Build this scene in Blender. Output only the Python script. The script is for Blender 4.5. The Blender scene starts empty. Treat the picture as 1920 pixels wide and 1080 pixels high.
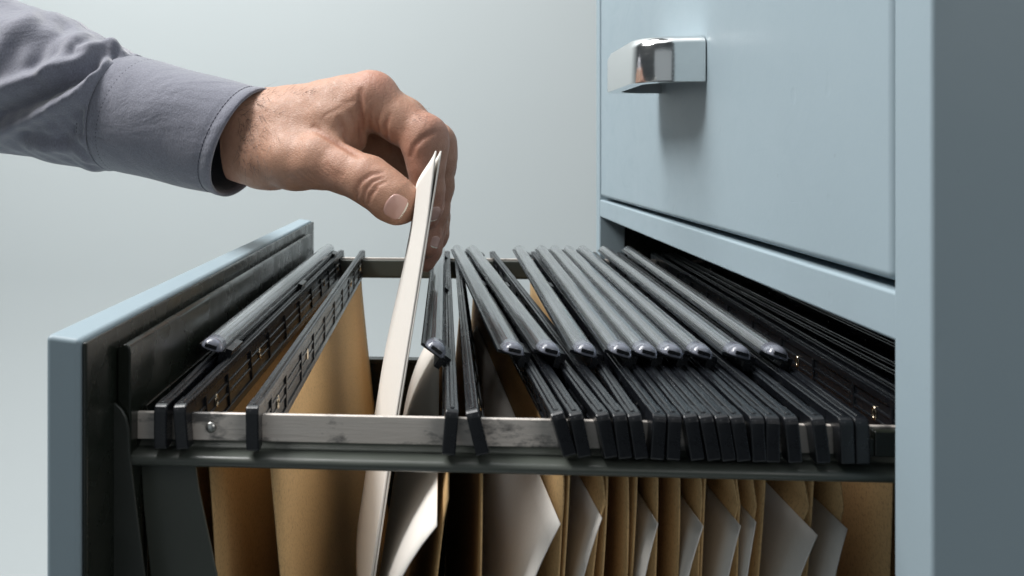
import bpy, bmesh, math, random
import numpy as np
from mathutils import Vector, Matrix
random.seed(7); rng = np.random.default_rng(7)
SC = bpy.context.scene
COL = SC.collection

# ------------------------------------------------------------------ camera
F, HOR, VPX, CX = 1640., 284., 836., 731.          # focal length (px of a 1920 wide frame), horizon, depth vanishing point, principal point
YAW = math.atan((VPX-CX)/F)
cam = bpy.data.cameras.new('camera'); camo = bpy.data.objects.new('camera', cam); COL.objects.link(camo)
camo.location = (0, 0, 0); camo.rotation_euler = (math.pi/2, 0, YAW)
cam.sensor_width = 36; cam.lens = F/1920*36
cam.shift_x = (960-CX)/1920; cam.shift_y = -(540-HOR)/1920
cam.clip_start = .02; cam.clip_end = 50
cam.dof.use_dof = True; cam.dof.focus_distance = .385; cam.dof.aperture_fstop = 24
SC.camera = camo

# ------------------------------------------------------------------ light
W = bpy.data.worlds.new('World'); SC.world = W; W.use_nodes = True
W.node_tree.nodes['Background'].inputs[0].default_value = (.80, .92, 1, 1)
W.node_tree.nodes['Background'].inputs[1].default_value = .06
def area(name, loc, target, size, power, color=(1, 1, 1), size_y=None):
    l = bpy.data.lights.new(name, 'AREA'); l.energy = power; l.color = color
    l.shape = 'RECTANGLE'; l.size = size; l.size_y = size_y or size
    o = bpy.data.objects.new(name, l); COL.objects.link(o); o.location = loc
    o.rotation_euler = (Vector(target)-Vector(loc)).to_track_quat('-Z', 'Y').to_euler()
    return o
area('key_softbox', (-.94, .33, 1.14), (.05, .46, -.02), .48, 25, (1, .985, .965))
area('overhead_softbox', (-.22, .30, 1.25), (-.1, .47, 0), .75, 2.8, (.97, .985, 1))
area('front_fill', (.55, -.42, .35), (-.05, .35, -.1), .5, 2.0, (1, .985, .97))
area('low_front_fill', (-.60, -.95, .06), (0, .4, -.05), 1.4, 1.8, (.86, .95, 1))
area('backdrop_light', (-.9, 1.0, 2.1), (-.6, 2.0, .2), 1.2, 64, (1, .998, .99))
SC.view_settings.view_transform = 'Standard'; SC.view_settings.look = 'None'
SC.view_settings.exposure = 0; SC.view_settings.gamma = 1

# ------------------------------------------------------------------ pixel rays (used to read measurements off the photograph at a known real plane)
S_, C_ = math.sin(YAW), math.cos(YAW)
def ray(px, py):
    t = (px-CX)/F; u = (HOR-py)/F
    return (-S_+C_*t, C_+S_*t, u)
def P(px, py, x=None, y=None, z=None):
    r = ray(px, py)
    k = x/r[0] if x is not None else y/r[1] if y is not None else z/r[2]
    return Vector((k*r[0], k*r[1], k*r[2]))
def X(px, y): return P(px, 500, y=y).x

# ------------------------------------------------------------------ materials
def mat(name, color=(.5, .5, .5), rough=.5, metal=0., spec=.5):
    m = bpy.data.materials.new(name); m.use_nodes = True
    b = m.node_tree.nodes['Principled BSDF']
    b.inputs['Base Color'].default_value = (*color, 1); b.inputs['Roughness'].default_value = rough
    b.inputs['Metallic'].default_value = metal; b.inputs['Specular IOR Level'].default_value = spec
    return m
class N:
    """small node helper"""
    def __init__(s, m): s.m = m; s.t = m.node_tree; s.b = s.t.nodes['Principled BSDF']; s.co = s.t.nodes.new('ShaderNodeTexCoord')
    def n(s, k, **kw):
        o = s.t.nodes.new(k)
        for a, v in kw.items(): setattr(o, a, v)
        return o
    def l(s, a, b): s.t.links.new(a, b)
    def mapping(s, scale=(1, 1, 1), rot=(0, 0, 0), out='Object'):
        q = s.n('ShaderNodeMapping'); q.inputs['Scale'].default_value = scale; q.inputs['Rotation'].default_value = rot
        s.l(s.co.outputs[out], q.inputs[0]); return q.outputs[0]
    def noise(s, scale, detail=4, rough=.5, vec=None, dist=0):
        q = s.n('ShaderNodeTexNoise'); q.inputs['Scale'].default_value = scale; q.inputs['Detail'].default_value = detail
        q.inputs['Roughness'].default_value = rough; q.inputs['Distortion'].default_value = dist
        s.l(vec or s.co.outputs['Object'], q.inputs['Vector']); return q.outputs['Fac']
    def ramp(s, fac, stops):
        q = s.n('ShaderNodeValToRGB'); e = q.color_ramp.elements
        while len(e) < len(stops): e.new(.5)
        for el, (p, c) in zip(e, stops):
            el.position = p; el.color = (*c, 1) if len(c) == 3 else c
        s.l(fac, q.inputs[0]); return q.outputs[0]
    def mix(s, fac, a, b, mode='MIX'):
        q = s.n('ShaderNodeMix', data_type='RGBA', blend_type=mode)
        for i, v in ((0, fac), (6, a), (7, b)):
            if hasattr(v, 'is_linked'): s.l(v, q.inputs[i])
            else: q.inputs[i].default_value = v if i == 0 else (*v, 1)
        return q.outputs[2]
    def math(s, op, a, b=0.):
        q = s.n('ShaderNodeMath', operation=op)
        for i, v in ((0, a), (1, b)):
            if hasattr(v, 'is_linked'): s.l(v, q.inputs[i])
            else: q.inputs[i].default_value = v
        return q.outputs[0]
    def bump(s, h, strength=.2, dist=.001, prev=None):
        q = s.n('ShaderNodeBump'); q.inputs['Strength'].default_value = strength; q.inputs['Distance'].default_value = dist
        s.l(h, q.inputs['Height'])
        if prev: s.l(prev, q.inputs['Normal'])
        s.l(q.outputs[0], s.b.inputs['Normal']); return q.outputs[0]
    def col(s, c): s.l(c, s.b.inputs['Base Color'])
    def rgh(s, c): s.l(c, s.b.inputs['Roughness'])

def blue_paint():
    m = mat('blue_grey_enamel', (.29, .40, .46), .42, spec=.36); k = N(m)
    c = k.mix(k.noise(9, 3), (.268, .340, .382), (.290, .366, .408))
    spots = k.ramp(k.noise(160, 2, .6), [(.74, (0, 0, 0)), (.79, (1, 1, 1))])
    k.col(k.mix(k.math('MULTIPLY', spots, .35), c, (.20, .25, .28)))
    smudge = k.noise(26, 6, .68, k.mapping((1, 1, 1.6)), .6)
    k.rgh(k.ramp(smudge, [(.30, (.40,)*3), (.52, (.47,)*3), (.72, (.60,)*3)]))
    dents = k.ramp(k.noise(75, 1, .4), [(.73, (1, 1, 1)), (.78, (0, 0, 0))])
    b = k.bump(k.noise(520, 3), .05, .0005); b = k.bump(k.noise(14, 2), .06, .003, b); b = k.bump(dents, .12, .0006, b)
    scr = k.ramp(k.noise(34, 3, .5, k.mapping((1, 1.2, 16), (.35, 0, 0))), [(.735, (1, 1, 1)), (.75, (0, 0, 0))]); k.bump(scr, .12, .0003, b)
    return m
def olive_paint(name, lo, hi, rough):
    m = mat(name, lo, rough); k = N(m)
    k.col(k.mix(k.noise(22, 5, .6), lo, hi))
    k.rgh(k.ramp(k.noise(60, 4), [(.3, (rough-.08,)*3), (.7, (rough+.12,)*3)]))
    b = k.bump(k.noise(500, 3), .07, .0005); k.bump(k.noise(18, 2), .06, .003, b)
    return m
def steel_bar():
    m = mat('worn_steel', (.55, .5, .45), .36, .30); k = N(m)
    stain = k.ramp(k.noise(38, 7, .66, k.mapping((1, 1, 2.2))), [(.53, (0, 0, 0)), (.62, (1, 1, 1))])
    streak = k.noise(60, 6, .7, k.mapping((.6, 1, 9)))
    base = k.mix(streak, (.60, .54, .485), (.80, .74, .68))
    k.col(k.mix(k.math('MULTIPLY', stain, .9), base, (.085, .085, .085)))
    k.rgh(k.ramp(k.noise(40, 6, .7, k.mapping((1, 1, 5))), [(.3, (.30,)*3), (.7, (.52,)*3)]))
    k.bump(k.noise(300, 5, .7, k.mapping((.25, 1, 3))), .25, .0006)
    return m
def kraft():
    m = mat('kraft_card', (.47, .30, .145), .75, spec=.25); k = N(m)
    c = k.mix(k.noise(40, 3), (.54, .355, .165), (.60, .40, .195))
    fl = k.ramp(k.noise(900, 4, .7), [(.30, (.62,)*3), (.50, (1,)*3)])
    k.col(k.mix(1., c, fl, 'MULTIPLY'))
    b = k.bump(k.noise(700, 4, .7), .22, .0006)
    return m
def paper(name, c0, c1):
    m = mat(name, c0, .7, spec=.25); k = N(m)
    k.col(k.mix(k.noise(500, 4, .6), c0, c1)); k.bump(k.noise(900, 4, .7), .14, .0005)
    return m
def black_plastic():
    m = mat('black_plastic', (.012, .013, .016), .36); k = N(m)
    dust = k.ramp(k.noise(330, 3, .75), [(.66, (0, 0, 0)), (.74, (1, 1, 1))])
    sm = k.noise(50, 5, .7, k.mapping((3, .4, 3)))
    c = k.mix(sm, (.003, .0036, .005), (.009, .0105, .0135))
    k.col(k.mix(k.math('MULTIPLY', dust, .28), c, (.16, .16, .16)))
    k.rgh(k.ramp(sm, [(.3, (.20,)*3), (.7, (.38,)*3)]))
    k.bump(k.noise(420, 4), .08, .0005)
    return m
def clear_plastic():
    m = mat('clear_tab_plastic', (.90, .93, .95), .07); k = N(m)
    k.b.inputs['Transmission Weight'].default_value = .96; k.b.inputs['IOR'].default_value = 1.49
    s = k.noise(60, 2, .5, k.mapping((9, .02, 9)))
    k.rgh(k.ramp(s, [(.3, (.06,)*3), (.7, (.18,)*3)]))
    k.bump(s, .14, .0006)
    return m
def chrome():
    m = mat('polished_aluminium', (.80, .80, .79), .13, 1.); k = N(m)
    s = k.noise(220, 5, .7, k.mapping((1, .25, 2.2)))
    k.rgh(k.ramp(s, [(.25, (.10,)*3), (.75, (.21,)*3)])); k.bump(s, .06, .0005)
    return m
def skin():
    m = mat('skin', (.52, .27, .18), .46, spec=.42); k = N(m)
    a = k.n('ShaderNodeAttribute', attribute_name='blush')
    base = k.mix(k.noise(70, 5, .6), (.395, .213, .142), (.465, .268, .184))
    red = k.mix(k.noise(120, 4), (.46, .195, .145), (.53, .250, .190))
    c = k.mix(k.math('MULTIPLY', a.outputs['Fac'], .62), base, red)
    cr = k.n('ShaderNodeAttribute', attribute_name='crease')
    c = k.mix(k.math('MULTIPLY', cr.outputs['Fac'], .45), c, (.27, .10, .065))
    mot = k.ramp(k.noise(420, 3, .7), [(.32, (.80, .74, .70)), (.58, (1, 1, 1))])
    k.col(k.mix(.42, c, mot, 'MULTIPLY'))
    k.b.inputs['Subsurface Weight'].default_value = .12
    k.b.inputs['Subsurface Radius'].default_value = (1, .35, .2); k.b.inputs['Subsurface Scale'].default_value = .0025
    v = k.n('ShaderNodeTexVoronoi', feature='DISTANCE_TO_EDGE'); v.inputs['Scale'].default_value = 620
    v.inputs['Randomness'].default_value = 1
    k.l(k.mapping((1, .8, 1.25), (0, .5, 0)), v.inputs['Vector'])
    e = k.ramp(v.outputs['Distance'], [(.0, (0, 0, 0)), (.16, (1, 1, 1))])
    b = k.bump(e, .21, .0005)
    w = k.noise(130, 5, .65, k.mapping((2.4, 1, .8), (0, .45, 0)), 1.2)
    b = k.bump(w, .24, .0014, b)
    k.rgh(k.ramp(k.noise(260, 4), [(.3, (.44,)*3), (.7, (.60,)*3)]))
    return m
def cloth():
    m = mat('grey_cotton', (.17, .175, .22), .82, spec=.2); k = N(m)
    c = k.mix(k.noise(260, 4, .7), (.155, .160, .202), (.198, .203, .247))
    g = k.noise(1500, 2, .6, k.mapping((1, 1, .55), (0, .25, 0)))
    k.col(k.mix(.6, c, k.ramp(g, [(.3, (.60,)*3), (.7, (1.15,)*3)]), 'MULTIPLY'))
    b = k.bump(g, .55, .0006); b = k.bump(k.noise(55, 4, .6), .20, .003, b); k.bump(k.noise(22, 3, .55, k.mapping((1, 1, 1.8), (0, .6, 0)), .8), .28, .008, b)
    k.b.inputs['Sheen Weight'].default_value = .55; k.b.inputs['Sheen Roughness'].default_value = .5
    return m
def wall_mat():
    m = mat('pale_backdrop_paint', (.56, .61, .62), .85, spec=.1); k = N(m)
    k.col(k.mix(k.noise(2.2, 3), (.55, .60, .61), (.575, .62, .63))); k.bump(k.noise(14, 4), .05, .01)
    return m
M_BLUE = blue_paint(); M_OLIVE = olive_paint('olive_green_paint', (.050, .058, .050), (.066, .074, .064), .36)
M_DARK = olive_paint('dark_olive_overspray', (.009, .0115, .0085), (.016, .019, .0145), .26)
M_OLIVE2 = olive_paint('dark_olive_paint', (.026, .030, .027), (.036, .041, .036), .34); M_STEEL = steel_bar(); M_KRAFT = kraft(); M_BLACK = black_plastic(); M_CLEAR = clear_plastic(); M_CHROME = chrome()
M_PAPER = paper('white_paper', (.66, .63, .585), (.72, .69, .645)); M_SKIN = skin(); M_CLOTH = cloth(); M_WALL = wall_mat()
M_BRASS = mat('brass_eyelet', (.62, .53, .40), .25, 1.); M_RIVET = mat('rivet_steel', (.5, .5, .48), .3, .9)
M_THREAD = mat('dark_thread', (.035, .036, .055), .8)
M_NAIL = mat('fingernail', (.62, .38, .325), .16, spec=.6); M_NAILTIP = mat('nail_free_edge', (.86, .80, .70), .28)
M_HAIR = mat('dark_hair', (.03, .02, .015), .5)
M_GLINT = paper('tab_glint_grey', (.15, .165, .18), (.21, .225, .24))  # grey that paints the reflected light along the clear tabs
M_LENS = mat('frosted_tab_end', (.42, .44, .52), .12); M_LENS.node_tree.nodes['Principled BSDF'].inputs['Transmission Weight'].default_value = .62

# ------------------------------------------------------------------ object helpers
def link(name, me, m=None, parent=None, smooth=False):
    o = bpy.data.objects.new(name, me); COL.objects.link(o)
    if m: 
        for mm in (m if isinstance(m, (list, tuple)) else [m]): me.materials.append(mm)
    if parent:
        o.parent = parent
        ploc = Vector((0, 0, 0)); q = parent
        while q: ploc += q.location; q = q.parent
        o.location = -ploc                                # meshes are written in world coordinates
    if smooth:
        for p in me.polygons: p.use_smooth = True
    return o
def tag(o, label=None, cat=None, group=None, kind=None):
    if label: o['label'] = label
    if cat: o['category'] = cat
    if group: o['group'] = group
    if kind: o['kind'] = kind
    return o
def empty(name, loc):
    o = bpy.data.objects.new(name, None); COL.objects.link(o); o.location = loc; o.empty_display_size = .02
    return o
def bm_obj(name, bm, m, parent=None, bevel=0, seg=2, smooth=False):
    bmesh.ops.recalc_face_normals(bm, faces=bm.faces[:])
    me = bpy.data.meshes.new(name); bm.to_mesh(me); bm.free()
    o = link(name, me, m, parent, smooth)
    if bevel:
        md = o.modifiers.new('bevel', 'BEVEL'); md.width = bevel; md.segments = seg; md.limit_method = 'ANGLE'; md.angle_limit = .6
        for p in me.polygons: p.use_smooth = True
        md.harden_normals = True
    return o
def box(bm, x0, x1, y0, y1, z0, z1):
    v = [bm.verts.new((x, y, z)) for x in (x0, x1) for y in (y0, y1) for z in (z0, z1)]
    for f in ((0, 1, 3, 2), (4, 6, 7, 5), (0, 4, 5, 1), (2, 3, 7, 6), (0, 2, 6, 4), (1, 5, 7, 3)): bm.faces.new([v[i] for i in f])
def prism(bm, pts, axis, a, b):
    """extrude a 2-D outline along an axis from a to b"""
    def p(u, v, w): return {'x': (w, u, v), 'y': (u, w, v), 'z': (u, v, w)}[axis]
    A = [bm.verts.new(p(u, v, a)) for u, v in pts]; B = [bm.verts.new(p(u, v, b)) for u, v in pts]
    n = len(pts); bm.faces.new(A); bm.faces.new(B[::-1])
    for i in range(n): bm.faces.new((A[i], A[(i+1) % n], B[(i+1) % n], B[i]))
def sweep(bm, pts, r, seg=8, closed=False):
    pts = [Vector(p) for p in pts]; rings = []
    for i, p in enumerate(pts):
        a = pts[max(i-1, 0)]; b = pts[min(i+1, len(pts)-1)]
        t = (b-a).normalized(); u = t.orthogonal().normalized() if i == 0 else (u-t*u.dot(t)).normalized(); w = t.cross(u)
        rr = r(i/(len(pts)-1)) if callable(r) else r
        rings.append([bm.verts.new(p+(u*math.cos(k*2*math.pi/seg)+w*math.sin(k*2*math.pi/seg))*rr) for k in range(seg)])
    for A, B in zip(rings, rings[1:]):
        for k in range(seg): bm.faces.new((A[k], A[(k+1) % seg], B[(k+1) % seg], B[k]))
    bm.faces.new(rings[0][::-1]); bm.faces.new(rings[-1])
def grid_mesh(name, G):
    """quad sheet from an array (n, m, 3)"""
    n, m, _ = G.shape
    idx = np.arange(n*m).reshape(n, m)
    q = np.stack([idx[:-1, :-1], idx[1:, :-1], idx[1:, 1:], idx[:-1, 1:]], -1).reshape(-1, 4)
    me = bpy.data.meshes.new(name); me.from_pydata(G.reshape(-1, 3).tolist(), [], q.tolist()); me.update()
    return me
def solid(o, t, offset=0):
    md = o.modifiers.new('thickness', 'SOLIDIFY'); md.thickness = t; md.offset = offset; return o
def smoothstep(a, b, x):
    t = np.clip((x-a)/(b-a), 0, 1); return t*t*(3-2*t)

# ------------------------------------------------------------------ setting: one studio sweep
bm = bmesh.new()
prof = [(-.6, -1.1), (1.2, -1.1)] + [(1.2+.8*math.sin(t), -.3-.8*math.cos(t)) for t in np.linspace(.15, math.pi/2, 10)] + [(2.0, 2.6)]
pv = [[bm.verts.new((x, y, z)) for y, z in prof] for x in (-3.5, 3.5)]
for i in range(len(prof)-1): bm.faces.new((pv[0][i], pv[1][i], pv[1][i+1], pv[0][i+1]))
tag(bm_obj('backdrop', bm, M_WALL, smooth=True), 'plain pale blue grey studio backdrop behind the cabinet and arm', 'backdrop', kind='structure')

# ------------------------------------------------------------------ filing cabinet
XF = .1210; YN, YF = .2265, .7145                     # front plane, near and far outer sides
ON, OF = .2450, .6996                                 # opening
ZB = -1.09; ZTOP = .34; XB = .72
cab = empty('filing_cabinet', (.42, .47, ZB))
tag(cab, 'blue grey painted metal filing cabinet with its file drawer pulled open', 'filing cabinet')
def frame_poly(bm):
    # front stiles and side panels (one wrapped sheet each side), rails, back, top, base
    prism(bm, [(XF, YN), (XB, YN), (XB, YN+.0022), (XF+.020, YN+.0022), (XF+.020, ON), (XF, ON)], 'z', ZB, ZTOP); prism(bm, [(XF, YF), (XB, YF), (XB, YF-.0022), (XF+.020, YF-.0022), (XF+.020, OF), (XF, OF)], 'z', ZB, ZTOP)
    for z0, z1 in ((-.0515, -.0380), (-.410, -.396), (ZB, ZB+.06), (ZTOP-.02, ZTOP), (-.762, -.748)):
        box(bm, XF+.0004, XF+.018, ON-.001, OF+.001, z0, z1)
bm = bmesh.new(); frame_poly(bm)
body = bm_obj('cabinet_frame', bm, M_BLUE, cab, .0032, 4)
bm = bmesh.new()
box(bm, XF+.0205, XB-.0005, YN+.0025, YF-.0025, ZTOP-.002, ZTOP-.0005); box(bm, XB-.002, XB-.0005, YN+.0025, YF-.0025, ZB, ZTOP-.0025)
bm_obj('back_panel', bm, M_BLUE, cab)
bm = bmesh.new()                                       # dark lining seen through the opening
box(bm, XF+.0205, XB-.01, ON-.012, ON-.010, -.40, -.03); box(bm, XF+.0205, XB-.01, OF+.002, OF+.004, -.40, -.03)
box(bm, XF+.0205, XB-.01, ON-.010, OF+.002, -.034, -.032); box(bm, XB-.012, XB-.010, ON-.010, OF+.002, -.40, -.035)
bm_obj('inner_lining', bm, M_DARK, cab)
# closed upper drawer: flush panel with rolled edges
bm = bmesh.new(); box(bm, XF+.0006, XF+.022, ON+.0021, OF-.0018, -.0355, ZTOP-.0225)
up = bm_obj('closed_drawer_front', bm, M_BLUE, cab, .0026, 4)
bm = bmesh.new(); box(bm, XF+.0006, XF+.022, ON+.0013, OF-.0013, -.745, -.413)
bm_obj('closed_drawer_front', bm, M_BLUE, cab, .0026, 4)
# handle: cast bracket, canted in plan, open underneath
def handle():
    bm = bmesh.new()
    yn, yf, st = .4168, .5090, .0315                    # near end, far end, stand-off
    R = .0185
    half = [(yn, 0), (yn, st-R)] + [(yn+R-R*math.cos(t), st-R+R*math.sin(t)) for t in np.linspace(.12, math.pi/2, 12)]
    cy = (yn+yf)/2
    pts = np.array(half+[(2*cy-a, b) for a, b in half[::-1]])
    n = len(pts)
    inner = pts.copy(); r_in = .0068
    inner[:, 0] = cy+(pts[:, 0]-cy)*(1-r_in/((yf-yn)/2)); inner[:, 1] = np.maximum(pts[:, 1]-r_in, -.001)
    zt, zb = .0530, .0328
    rows = []
    for i in range(n):
        o = pts[i].copy(); o[1] = max(o[1], -.001); q = inner[i]
        c = np.array([cy, max(min(o[1]*.45, .010), -.001)])
        f = smoothstep(.002, .028, o[1])
        drop = .0008*f                                 # the crown falls towards the grip's front edge
        P4 = [(o, zb+.0006), (o, zt-drop-.0022), (o*.985+c*.015, zt-drop-.0008), (o*.93+c*.07, zt+.0010), (o*.80+c*.20, zt+.0022), (o*.55+c*.45, zt+.0030), (c, zt+.0033),
              (c, zt-.006), (q, zt-.006-drop*.6), (q, zb), (o*.97+q*.03, zb)]
        rows.append([bm.verts.new((XF-a[1], a[0], z)) for a, z in P4])
    for A, B in zip(rows, rows[1:]):
        k = len(A)
        for j in range(k): bm.faces.new((A[j], A[(j+1) % k], B[(j+1) % k], B[j]))
    bmesh.ops.remove_doubles(bm, verts=bm.verts[:], dist=1e-6)
    o = bm_obj('drawer_handle', bm, M_CHROME, up, 0, 2, True)
    md = o.modifiers.new('edges', 'EDGE_SPLIT'); md.split_angle = .7
    return o
handle()

# ------------------------------------------------------------------ open drawer (part of the cabinet)
RY, RZ = .260, -.0790                                  # near rail: plane and top
RYF = .650
XD = -.1090
def drawer():
    bm = bmesh.new()                                   # blue outer shell of the drawer front, folded edge round it
    prism(bm, [(XD, -.0500), (-.0993, -.0512), (-.0993, -.392), (XD, -.392)], 'y', .2320, .6450)
    face = bm_obj('open_drawer_front', bm, M_BLUE, cab, .0016, 3)
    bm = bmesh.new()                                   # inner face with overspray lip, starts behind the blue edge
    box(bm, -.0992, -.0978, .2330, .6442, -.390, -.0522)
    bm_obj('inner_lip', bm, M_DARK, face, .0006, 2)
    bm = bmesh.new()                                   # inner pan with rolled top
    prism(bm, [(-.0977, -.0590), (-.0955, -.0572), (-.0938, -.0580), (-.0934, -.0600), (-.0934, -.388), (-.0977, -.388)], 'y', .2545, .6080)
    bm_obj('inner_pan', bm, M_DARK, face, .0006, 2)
    # near flange plate, rounded shoulder
    y = .2525
    pl = [(205, 752), (216, 757), (227, 767), (236, 783), (241, 805), (243, 850), (256, 960), (272, 1085), (285, 1300), (205, 1300)]
    bm = bmesh.new(); prism(bm, [(P(a, b, y=y).x, P(a, b, y=y).z) for a, b in pl], 'y', y, y+.0012)
    bm_obj('corner_flange', bm, M_OLIVE2, face, .0004, 2)
    for side, (ya, sg) in enumerate(((RY, 1), (RYF, -1))):
        # olive channel: web behind the steel bar, rolled lip below it, rounded left end
        bm = bmesh.new()
        yo = ya - sg*.0052
        def yy(a): return ya + sg*a
        sec = [(.0032, -.0805), (.0032, -.0885), (.0018, -.0898), (-.0035, -.0898), (-.0056, -.0904), (-.0064, -.0916), (-.0058, -.0930), (-.0040, -.0938), (.0040, -.0938), (.0052, -.0925), (.0052, -.0805)]
        prism(bm, [(yy(a), b) for a, b in sec], 'x', -.0945, .56)
        rail = bm_obj('side_rail', bm, M_OLIVE, cab, .0007, 3)
        bm = bmesh.new()                               # rounded end cap where the channel turns up
        prism(bm, [(-.0960, -.0800), (-.0952, -.0790), (-.0942, -.0790), (-.0942, -.0935), (-.0952, -.0932), (-.0960, -.0920)], 'y', min(yy(-.0052), yy(.005)), max(yy(-.0052), yy(.005)))
        bm_obj('end_cap', bm, M_OLIVE, rail, .0005, 2)
        bm = bmesh.new(); box(bm, -.0936, .55, min(yy(0), yy(.0017)), max(yy(0), yy(.0017)), -.0873, RZ)
        bm_obj('hanging_bar_rail', bm, M_STEEL, rail, .0004, 2)
        for px in (396, 2000):
            c = Vector((X(396, RY) if px == 396 else .30, yy(-.0002), -.0832)); bm = bmesh.new()
            bmesh.ops.create_uvsphere(bm, u_segments=16, v_segments=8, radius=.0017)
            for v in bm.verts: v.co = Vector((v.co.x, v.co.y*.6, v.co.z))+c
            bm_obj('rivet', bm, M_RIVET, rail, smooth=True)
    bm = bmesh.new(); box(bm, .1175, .1215, RY-.0035, RY-.0004, -.0868, -.0815); box(bm, .1215, .140, RY-.0035, RY-.0004, -.0868, -.0795)
    bm_obj('slide_stop', bm, M_DARK, cab, .0005, 2)
    # post below the near rail
    y = .2630
    bm = bmesh.new(); prism(bm, [(P(a, b, y=y).x, P(a, b, y=y).z) for a, b in ((262, 852), (364, 852), (372, 915), (408, 1085), (450, 1320), (300, 1320), (282, 1085), (268, 950))], 'y', y, y+.0014)
    bm_obj('corner_post', bm, M_OLIVE, cab, .0005, 2)
    bm = bmesh.new(); prism(bm, [(-.094, -.0938), (-.071, -.0938), (-.052, -.20), (-.09, -.20)], 'y', RYF-.003, RYF-.0016)
    bm_obj('corner_post', bm, M_OLIVE, cab, .0005, 2)
    # front cross plate whose top edge runs back beside the first folder
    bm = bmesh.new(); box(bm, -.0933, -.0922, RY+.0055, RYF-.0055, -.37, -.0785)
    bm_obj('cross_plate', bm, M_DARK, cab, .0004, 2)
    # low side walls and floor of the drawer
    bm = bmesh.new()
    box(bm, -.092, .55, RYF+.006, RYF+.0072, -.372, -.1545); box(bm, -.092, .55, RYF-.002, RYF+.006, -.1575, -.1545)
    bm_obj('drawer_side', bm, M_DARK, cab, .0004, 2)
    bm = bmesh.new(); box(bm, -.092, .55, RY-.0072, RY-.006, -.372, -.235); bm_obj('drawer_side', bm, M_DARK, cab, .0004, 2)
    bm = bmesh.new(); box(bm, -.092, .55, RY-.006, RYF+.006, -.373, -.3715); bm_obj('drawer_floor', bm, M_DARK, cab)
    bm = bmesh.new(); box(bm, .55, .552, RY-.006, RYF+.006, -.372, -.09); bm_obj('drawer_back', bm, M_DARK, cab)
drawer()

# ------------------------------------------------------------------ hanging folders
BT = .0039                                             # bar thickness
def bar_mesh():
    """plastic suspension bar along +y, origin at the top of its near hook"""
    L = .4090; bm = bmesh.new(); h = BT/2
    # outline in (y, z) with a hook over each rail
    out = [(0, -.0010), (.0008, 0), (L-.0008, 0), (L, -.0010), (L, -.0125), (L-.0058, -.0125), (L-.0058, -.0046), (L-.0105, -.0046), (L-.0150, -.0100), (L-.0210, -.0178),
           (.0210, -.0178), (.0150, -.0100), (.0105, -.0046), (.0058, -.0046), (.0058, -.0125), (0, -.0125)]
    # thin web
    web = [(.0060, -.0010), (L-.0060, -.0010), (L-.0105, -.0046), (L-.0150, -.0100), (L-.0210, -.0178), (.0210, -.0178), (.0150, -.0100), (.0105, -.0046)]
    prism(bm, web, 'x', -.0009, .0009)
    # solid hook ends
    for s in (0, 1):
        e = [(0, -.0020), (.0002, -.0012), (.0006, -.0006), (.0012, -.0002), (.0020, 0), (.0105, 0), (.0105, -.0046), (.0058, -.0046), (.0058, -.0125), (.0050, -.0132), (.0006, -.0132), (0, -.0126)]
        prism(bm, [((L-a) if s else a, b) for a, b in e], 'x', -h, h)
    def rib(y0, y1, z0, z1, hw): box(bm, -hw, hw, y0, y1, z0, z1)
    rib(.0106, L-.0106, -.0034, -.0003, h*.97); rib(.0026, L-.0026, -.0008, .00035, h*.40)                    # top cap
    for z in (-.0072, -.0108): rib(.0150, L-.0150, z-.0006, z+.0006, h*.72)
    rib(.0200, L-.0200, -.0178, -.0150, h*.90)
    for y in (.0235, .052, .088, .124, .163, .2045, .246, .285, .321, .357, L-.0235): rib(y-.0009, y+.0009, -.0150, -.0034, h*.86)
    me = bpy.data.meshes.new('hanging_bar')
    bmesh.ops.recalc_face_normals(bm, faces=bm.faces[:]); bm.to_mesh(me); bm.free(); me.materials.append(M_BLACK)
    return me
def eyelet_mesh():
    bm = bmesh.new(); n, k, R, r = 14, 6, .0015, .00045
    V = [[bm.verts.new(((r*math.sin(2*math.pi*j/k)), (R+r*math.cos(2*math.pi*j/k))*math.cos(2*math.pi*i/n)*.8, (R+r*math.cos(2*math.pi*j/k))*math.sin(2*math.pi*i/n)*1.3)) for j in range(k)] for i in range(n)]
    for i in range(n):
        for j in range(k): bm.faces.new((V[i][j], V[(i+1) % n][j], V[(i+1) % n][(j+1) % k], V[i][(j+1) % k]))
    me = bpy.data.meshes.new('eyelet'); bm.to_mesh(me); bm.free(); me.materials.append(M_BRASS)
    for p in me.polygons: p.use_smooth = True
    return me
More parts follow.
